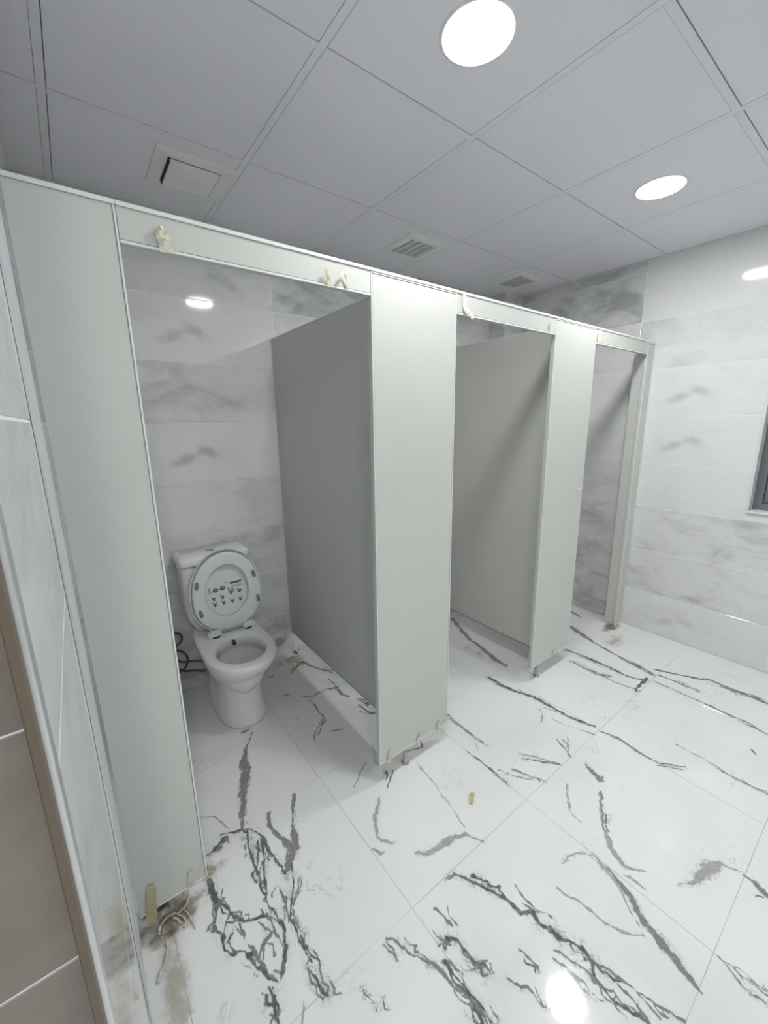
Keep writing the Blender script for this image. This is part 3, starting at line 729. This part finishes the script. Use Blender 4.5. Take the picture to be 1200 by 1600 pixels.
# ---------------------------------------------------------------- toilet
CX = .515
t = empty('toilet', (CX, 1.99, 0), 'white close-coupled toilet with its seat and lid raised, in the first stall', 'toilet')
NN = 56
def egg(hw, yf, ybk, yc, z, ef=2.0, eb=2.6, cx=CX, dz=0):
    out = []
    for k in range(NN):
        a = 2*math.pi*k/NN; s, c = math.sin(a), -math.cos(a)
        e = ef if c < 0 else eb
        X = hw*math.copysign(abs(s)**(2/e), s); Yv = math.copysign(abs(c)**(2/e), c)
        y = yc+Yv*((yc-yf) if c < 0 else (ybk-yc))
        out.append((cx+X, y, z+dz*Yv))
    return out
R = [egg(.120, 1.800, 2.270, 2.00, 0, 2.3, 3.5), egg(.121, 1.797, 2.272, 2.00, .012, 2.3, 3.5), egg(.117, 1.804, 2.27, 2.00, .035, 2.3, 3.5),
     egg(.108, 1.813, 2.27, 2.00, .10, 2.3, 3.5), egg(.104, 1.815, 2.27, 1.98, .17, 2.3, 3.5), egg(.110, 1.803, 2.272, 1.96, .22, 2.2, 3.5),
     egg(.128, 1.772, 2.276, 1.92, .265, 2.1, 3.5), egg(.149, 1.726, 2.28, 1.89, .31, 2.05, 3.6), egg(.161, 1.692, 2.285, 1.88, .345, 2., 3.6),
     egg(.167, 1.676, 2.287, 1.88, .372, 2., 3.6), egg(.168, 1.673, 2.287, 1.88, .388, 2., 3.6), egg(.164, 1.678, 2.283, 1.88, .397, 2., 3.6),
     egg(.157, 1.686, 2.276, 1.88, .400, 2., 3.6),
     # over the rim and down into the bowl
     egg(.124, 1.722, 2.018, 1.86, .400, 2.0, 2.1), egg(.117, 1.729, 2.011, 1.86, .397, 2.0, 2.1), egg(.1125, 1.734, 2.006, 1.86, .388, 2.0, 2.1),
     egg(.111, 1.736, 2.004, 1.86, .345, 2.0, 2.1), egg(.118, 1.730, 2.008, 1.86, .340, 2.0, 2.1), egg(.117, 1.735, 2.005, 1.86, .31, 2.0, 2.1),
     egg(.100, 1.757, 1.995, 1.87, .25, 2.0, 2.1), egg(.070, 1.795, 1.98, 1.89, .20, 2.0, 2.1), egg(.05, 1.84, 1.97, 1.90, .17, 2, 2), egg(.035, 1.865, 1.955, 1.91, .13, 2, 2)]
bm = BM(); loft(bm, R); add('bowl', bm, M['ceramic'], t, True)
bm = BM(); loft(bm, [egg(.066, 1.80, 1.978, 1.89, .1945), egg(.068, 1.798, 1.979, 1.89, .1965)]); add('water', bm, M['water'], t)
def rrect(hw, y0, y1, z, cx=CX-.012, e=7):
    yc, hd = (y0+y1)/2, (y1-y0)/2; out = []
    for k in range(NN):
        a = 2*math.pi*(k+.5)/NN; s, c = math.sin(a), -math.cos(a)
        out.append((cx+hw*math.copysign(abs(s)**(2/e), s), yc+hd*math.copysign(abs(c)**(2/e), c), z))
    return out
bm = BM(); loft(bm, [rrect(.115, 2.17, 2.285, .385, CX), rrect(.13, 2.16, 2.288, .42, CX-.006), rrect(.152, 2.145, 2.29, .47, CX-.012), rrect(.157, 2.137, 2.292, .52), rrect(.162, 2.13, 2.295, .62), rrect(.166, 2.126, 2.296, .745), rrect(.166, 2.126, 2.296, .778)])
add('tank', bm, M['ceramic'], t, True)
bm = BM(); loft(bm, [rrect(.164, 2.122, 2.297, .780, e=8), rrect(.173, 2.112, 2.299, .782, e=8), rrect(.176, 2.109, 2.30, .788, e=8), rrect(.176, 2.109, 2.30, .812, e=8), rrect(.172, 2.114, 2.299, .821, e=8), rrect(.16, 2.126, 2.295, .826, e=8)])
add('tank_lid', bm, M['ceramic'], t, True)
bm = BM(); cyl(bm, (CX-.018, 2.205, .826), .022, .021, -.001, .004, 24); add('flush_button', bm, M['steel'], t)
# spray nozzle under the rear rim
bm = BM(); tube(bm, [(CX+.003, 2.012, .374), (CX+.003, 1.995, .371), (CX+.003, 1.985, .366)], .0095, 12); add('nozzle', bm, M['gasket'], t, True)
# raised seat plane: u to the right, v upwards, n towards the camera side
SCX = .532; HY, HZ = 2.066, .418; LEAN = math.radians(4.5)
U = Vector((1, 0, 0)); Vv = Vector((0, math.sin(LEAN), math.cos(LEAN))); Nn = Vector((0, -math.cos(LEAN), math.sin(LEAN)))
def sp(u, v, n): return Vector((SCX, HY, HZ)) + U*u + Vv*v + Nn*n
def seat_outline(hw, v0, v1, vc, n, et=2.05, eb=2.9, cx=0):
    out = []
    for k in range(NN):
        a = 2*math.pi*k/NN; s, c = math.sin(a), -math.cos(a)
        e = eb if c < 0 else et
        X = hw*math.copysign(abs(s)**(2/e), s); y = math.copysign(abs(c)**(2/e), c)
        v = vc+y*((vc-v0) if c < 0 else (v1-vc))
        if c < 0: X *= 1-.26*abs(y)**3
        out.append(sp(X+cx, v, n))
    return out
# lid behind the seat ring
L = [seat_outline(.176, .0, .428, .20, -.014), seat_outline(.181, -.004, .433, .20, -.010), seat_outline(.182, -.005, .434, .20, .004),
     seat_outline(.180, -.003, .432, .20, .006), seat_outline(.177, .0, .429, .20, .005), seat_outline(.174, .003, .426, .20, -.004), seat_outline(.1, .08, .35, .20, -.006)]
bm = BM(); loft(bm, L); lid = add('lid', bm, M['seat'], t, True)
# seat ring
Z0, Z1 = .001, .024
O1 = lambda d, n: seat_outline(.172-d, .010+d, .417-d, .20, n)
I1 = lambda d, n: seat_outline(.108+d, .072-d, .352+d, .195, n, 2.1, 2.1)
rings = [O1(.004, Z0), O1(0, Z0+.004), O1(0, Z1-.006), O1(.004, Z1-.001), O1(.010, Z1), I1(.008, Z1), I1(.003, Z1-.0015), I1(0, Z1-.006), I1(0, Z0+.003), I1(.003, Z0)]
rings.append(rings[0])
bm = BM(); RV = loft(bm, rings[:-1], False, False)
for i in range(NN):
    j = (i+1) % NN; bm.faces.new((RV[-1][i], RV[-1][j], RV[0][j], RV[0][i]))
ring = add('seat_ring', bm, M['seat'], t, True)
for u, v, ro in ((-.146, .275, -.18), (.140, .275, .30), (-.143, .130, .22), (.150, .135, 0)):
    rr = []
    for d, n in ((0, Z1-.0005), (0, Z1+.006), (.002, Z1+.008)):
        pr = []
        for k in range(20):
            a = 2*math.pi*k/20; x = (.0085-d)*math.cos(a); y = (.0085-d)*math.sin(a)+math.copysign(.011, math.sin(a))
            pr.append(sp(u+x*math.cos(ro)-y*math.sin(ro)*-1*-1, v+x*math.sin(ro)+y*math.cos(ro), n))
        rr.append(pr)
    bm = BM(); loft(bm, rr); add('bumper', bm, M['bumper'], ring, True)
# hinges
for s in (-1, 1):
    bm = BM(); c = s*.082
    def bx(u0, u1, v0, v1, n0, n1, bev=.003):
        b = BM(); box(b, u0, u1, v0, v1, n0, n1, bev, 2)
        for v in b.verts: v.co = sp(*v.co)
        me = bpy.data.meshes.new('q'); b.to_mesh(me); b.free(); bm.from_mesh(me); bpy.data.meshes.remove(me)
    bx(c-.026, c+.026, -.014, .022, -.008, .022); bx(c+s*.030-.008, c+s*.030+.012 if s > 0 else c+s*.030+.008, -.017, .012, -.012, .018)
    h = add('hinge', bm, M['seat'], t)
    bm = BM(); cyl(bm, (SCX+c, HY-.012, .4005), .02, .018, 0, .006, 20); add('hinge_shade_disc', bm, M['gasket'], h)  # black disc standing in for the dark shade under the hinge
# pictogram instructions printed inside the lid
pb, pb2 = BM(), BM()
def quad(b, pts, n=-.0053):
    b.faces.new([b.verts.new(sp(u*1.16+.004, .192+(v-.192)*1.14, n)) for u, v in pts])
def rect(b, u, v, w_, h_, n=-.0053): quad(b, [(u, v), (u+w_, v), (u+w_, v+h_), (u, v+h_)], n)
def disc(b, u, v, r, n=-.0053, k=14, ry=None): quad(b, [(u+r*math.cos(2*math.pi*i/k), v+(ry or r)*math.sin(2*math.pi*i/k)) for i in range(k)], n)
def wc(b, u, v, s=1.0, arrow=False, n=-.0053):
    quad(b, [(u-.009*s, v+.011*s), (u-.006*s, v+.011*s), (u-.005*s, v), (u-.008*s, v)], n)
    quad(b, [(u-.007*s, v+.002*s), (u+.008*s, v+.004*s), (u+.006*s, v-.005*s), (u-.004*s, v-.007*s)], n)
    quad(b, [(u-.003*s, v-.006*s), (u+.004*s, v-.005*s), (u+.005*s, v-.012*s), (u-.004*s, v-.012*s)], n)
    if arrow: quad(b, [(u+.004*s, v+.009*s), (u+.013*s, v+.007*s), (u+.013*s, v+.005*s), (u+.004*s, v+.007*s)], n)
    disc(b, u+.0125*s, v-.010*s, .0014, n, 6)
PU = -.078; 
rect(pb, -.079, .205, .003, .028); rect(pb, -.079, .230, .009, .0025); quad(pb, [(-.074, .222), (-.071, .222), (-.064, .206), (-.067, .206)])
disc(pb, -.050, .218, .0125, ry=.0105); disc(pb, -.020, .221, .0125, ry=.0105)
disc(pb2, -.049, .221, .006, n=-.0049, ry=.003); disc(pb2, -.019, .224, .006, n=-.0049, ry=.003)
quad(pb, [(.000, .216), (.003, .222), (.005, .214), (.010, .216), (.008, .208), (.003, .208)])
rect(pb, .014, .232, .052, .0105); rect(pb2, .018, .222, .046, .002); rect(pb2, .016, .2145, .048, .0045); rect(pb, .020, .2225, .008, .002); rect(pb, .044, .2245, .006, .002)
rect(pb2, -.014, .246, .020, .002); disc(pb2, .000, .238, .002)
for u in (-.062, -.024): wc(pb, u, .183, 1.05)
disc(pb2, .020, .200, .012, n=-.0055, ry=.010); wc(pb, .014, .195, .95); wc(pb, .050, .195, .95); disc(pb, .056, .192, .007, n=-.0050, ry=.006)
for i, u in enumerate((-.060, -.022, .016, .052)): wc(pb if i % 2 == 0 or i == 3 else pb2, u, .154, 1.05, True); 
wc(pb, -.022, .154, .8)
for b, n, mt in ((pb, 'printed_pictograms', 'print'), (pb2, 'pale_printed_marks', 'print2')): add(n, b, M[mt], lid)['kind'] = 'stuff'
# braided supply hoses (one thing: they share the wall tee)
ho = empty('supply_hose', (.24, 2.22, .25), 'dark braided water hoses looped behind the toilet by the left pilaster', 'hose')
hA = [(.400, 2.17, .222), (.373, 2.19, .225), (.345, 2.2, .230), (.307, 2.2, .238), (.278, 2.205, .255), (.235, 2.22, .30), (.19, 2.24, .36), (.16, 2.262, .40), (.15, 2.29, .41)]
hB = [(.400, 2.17, .165), (.365, 2.19, .170), (.339, 2.2, .174), (.308, 2.2, .184), (.270, 2.2, .215), (.235, 2.21, .255), (.245, 2.22, .295), (.27, 2.22, .308), (.297, 2.215, .300), (.320, 2.21, .274), (.326, 2.205, .24), (.312, 2.2, .208), (.285, 2.2, .190), (.24, 2.21, .185), (.18, 2.24, .20)]
hC = [(.18, 2.24, .20), (.15, 2.25, .27), (.20, 2.255, .345), (.25, 2.25, .385), (.284, 2.25, .392), (.307, 2.25, .382), (.318, 2.25, .357), (.308, 2.25, .332), (.282, 2.25, .320), (.24, 2.255, .337), (.19, 2.27, .37), (.17, 2.292, .38)]
for pts in (hA, hB+hC[1:]):
    bm = BM(); tube(bm, spline(pts, 6), .0058, 10); h = add('hose', bm, M['hose'], ho, True)
    bm = BM(); a, b = Vector(pts[0]), Vector(pts[1]); tube(bm, [a+(b-a)*.05, a+(b-a)*.95], .0095, 6); add('nut', bm, M['brass'], h)
bm = BM(); tube(bm, [(.15, 2.304, .41), (.15, 2.275, .41)], .014, 12); tube(bm, [(.17, 2.304, .38), (.17, 2.28, .38)], .014, 12); add('wall_connector', bm, M['brass'], ho, True)

# ---------------------------------------------------------------- masking tape scraps, sealant, debris
def crumple(name, pts, wid, label, mat='tape', seed=1, cat='tape', group=None, norm=(0, -1, 0), amp=.004, th=.0006):
    """a ribbon of tape along pts with folds; it keeps contact at pts[0]"""
    rs = random.Random(seed); P = spline(pts, 4); nv = Vector(norm); rows = []
    for i, p in enumerate(P):
        tdir = (P[min(i+1, len(P)-1)]-P[max(i-1, 0)]).normalized(); s = tdir.cross(nv).normalized()
        ww = wid*rs.uniform(.8, 1.1)*(1 if i < len(P)-2 else .7)
        row = []
        for q in (-1, -.4, .2, 1):
            d = rs.uniform(0, amp)*(i/len(P)) if abs(q) < 1 else rs.uniform(0, amp*.5)*(i/len(P))
            row.append(p+s*(q*ww/2)+nv*(d+.0004))
        rows.append(row)
    bm = BM(); F = []
    A_ = [[bm.verts.new(v) for v in r] for r in rows]; B_ = [[bm.verts.new(v+nv*th) for v in r] for r in rows]
    for S_ in (A_, B_):
        for a, b in zip(S_, S_[1:]):
            for k in range(3): bm.faces.new((a[k], a[k+1], b[k+1], b[k]))
    for k in (0, 3):
        for i in range(len(P)-1): bm.faces.new((A_[i][k], A_[i+1][k], B_[i+1][k], B_[i][k]))
    for i in (0, -1):
        for k in range(3): bm.faces.new((A_[i][k], A_[i][k+1], B_[i][k+1], B_[i][k]))
    o = add(name, bm, M[mat], None, loc=P[0]); return tag(o, label, cat, group)
YF = YP-.0018
crumple('tape_scrap', [(.238, YF, 1.868), (.236, YF-.002, 1.885), (.231, YF-.004, 1.90), (.224, YF-.003, 1.918)], .030, 'broad crumpled cream tape scrap near the left end of the first header', seed=5, amp=.008)
crumple('tape_scrap', [(.672, YF, 1.869), (.668, YF-.002, 1.882), (.662, YF-.006, 1.897), (.652, YF-.010, 1.914)], .016, 'pointed cream tape scrap, left one of the pair at the first header\'s right end', seed=2, amp=.003)
crumple('tape_scrap', [(.733, YF, 1.869), (.728, YF-.004, 1.880), (.716, YF-.012, 1.888), (.704, YF-.014, 1.900), (.709, YF-.010, 1.911), (.721, YF-.006, 1.912), (.728, YF-.003, 1.895), (.727, YF-.002, 1.878)], .009, 'looped cream tape scrap, right one of the pair at the first header\'s right end', seed=3, amp=.002)
crumple('tape_scrap', [(1.252, YF-.002, 1.951), (1.252, YF-.003, 1.93), (1.251, YF-.005, 1.91), (1.250, YF-.008, 1.893), (1.262, YF-.012, 1.882), (1.281, YF-.016, 1.868), (1.287, YF-.016, 1.855)], .020, 'long twisted cream tape strip hanging from the top beside the second pilaster', seed=8, amp=.006)
crumple('tape_scrap', [(1.846, YF, 1.869), (1.846, YF-.001, 1.889), (1.842, YF-.003, 1.905), (1.838, YF-.004, 1.922)], .014, 'small white tape scrap at the right end of the middle header', seed=9, amp=.003)
crumple('tape_scrap', [(2.322, YF, 1.869), (2.321, YF-.001, 1.888), (2.321, YF-.001, 1.91), (2.320, YF-.001, 1.938)], .042, 'flat cream tape scrap at the left end of the far header', seed=10, amp=.002)
crumple('tape_scrap', [(2.236, YP-.0002, 1.095), (2.241, YP-.0004, 1.093), (2.250, YF-.004, 1.090), (2.262, YF-.010, 1.095), (2.270, YF-.014, 1.104)], .018, 'curled cream tape scrap halfway up the third pilaster', seed=11, amp=.003)
crumple('tape_scrap', [(-.014, YF, .055), (-.012, YF-.0004, .09), (-.008, YF-.0006, .13), (-.004, YF-.0006, .185)], .028, 'yellowed tape strip at the foot of the left pilaster', 'ytape', 12, amp=.001)
crumple('tape_scrap', [(.098, YF, .088), (.099, YF-.0004, .11), (.100, YF-.0006, .15)], .020, 'faint tape scrap low on the left pilaster near its right corner', 'ftape', 13, amp=.001)
crumple('tape_scrap', [(.866, YF, .078), (.870, YF-.0006, .10), (.874, YF-.0006, .145)], .022, 'tape scrap at the lower left corner of the pilaster beside the toilet', 'ftape', 14, amp=.001)
crumple('tape_scrap', [(1.028, YF, .085), (1.030, YF-.001, .098), (1.036, YF-.004, .118), (1.046, YF-.010, .126)], .018, 'curled tape scrap at the middle of the second pilaster\'s lower edge', 'tape', 15, amp=.002)
crumple('tape_scrap', [(1.150, YF, .080), (1.152, YF-.001, .10), (1.156, YF-.001, .130)], .018, 'tape scrap at the lower right corner of the second pilaster', 'ftape', 16, amp=.001)
crumple('tape_scrap', [(2.12, YF, .085), (2.122, YF-.001, .10), (2.125, YF-.001, .13)], .018, 'tape scrap at the lower edge of the third pilaster', 'ftape', 17, amp=.001)
# dried sealant strings by the left pilaster's foot
def string(pts, r, seed):
    rs = random.Random(seed); P = spline(pts, 5); bm = BM()
    tube(bm, [Vector((p.x, p.y, max(p.z, r*.7))) for p in P], r, 7, [rs.uniform(.6, 1.3) for _ in P]); return bm
se = empty('sealant_scrap', (.03, 1.13, 0), 'dried cream sealant strings on the stained floor at the left pilaster', 'sealant')
for i, (pts, r) in enumerate([([(.095, 1.198, .03), (.085, 1.17, .01), (.068, 1.159, .003), (.046, 1.155, .003)], .0032),
        ([(.046, 1.160, .003), (.022, 1.163, .004), (.001, 1.149, .003), (-.004, 1.13, .003)], .004),
        ([(.012, 1.092, .003), (.008, 1.068, .004), (-.002, 1.045, .003), (-.013, 1.032, .003), (-.025, 1.012, .002)], .0055),
        ([(.060, 1.165, .003), (.072, 1.146, .003), (.079, 1.12, .003), (.085, 1.080, .002)], .0028),
        ([(.05, 1.15, .004), (.062, 1.135, .004), (.066, 1.118, .003), (.058, 1.105, .003)], .003),
        ([(.038, 1.15, .004), (.048, 1.136, .004), (.052, 1.12, .003)], .003)]):
    add('sealant_string', string(pts, r, i), M['sealant'], se, True)
p = crumple('orange_peel', [(1.045, .845, .002), (1.058, .850, .006), (1.072, .862, .010), (1.092, .868, .006)], .016, 'small dry tan peel lying on the white floor in front of the partitions', 'peel', 21, 'debris', norm=(0, 0, 1), amp=.006)
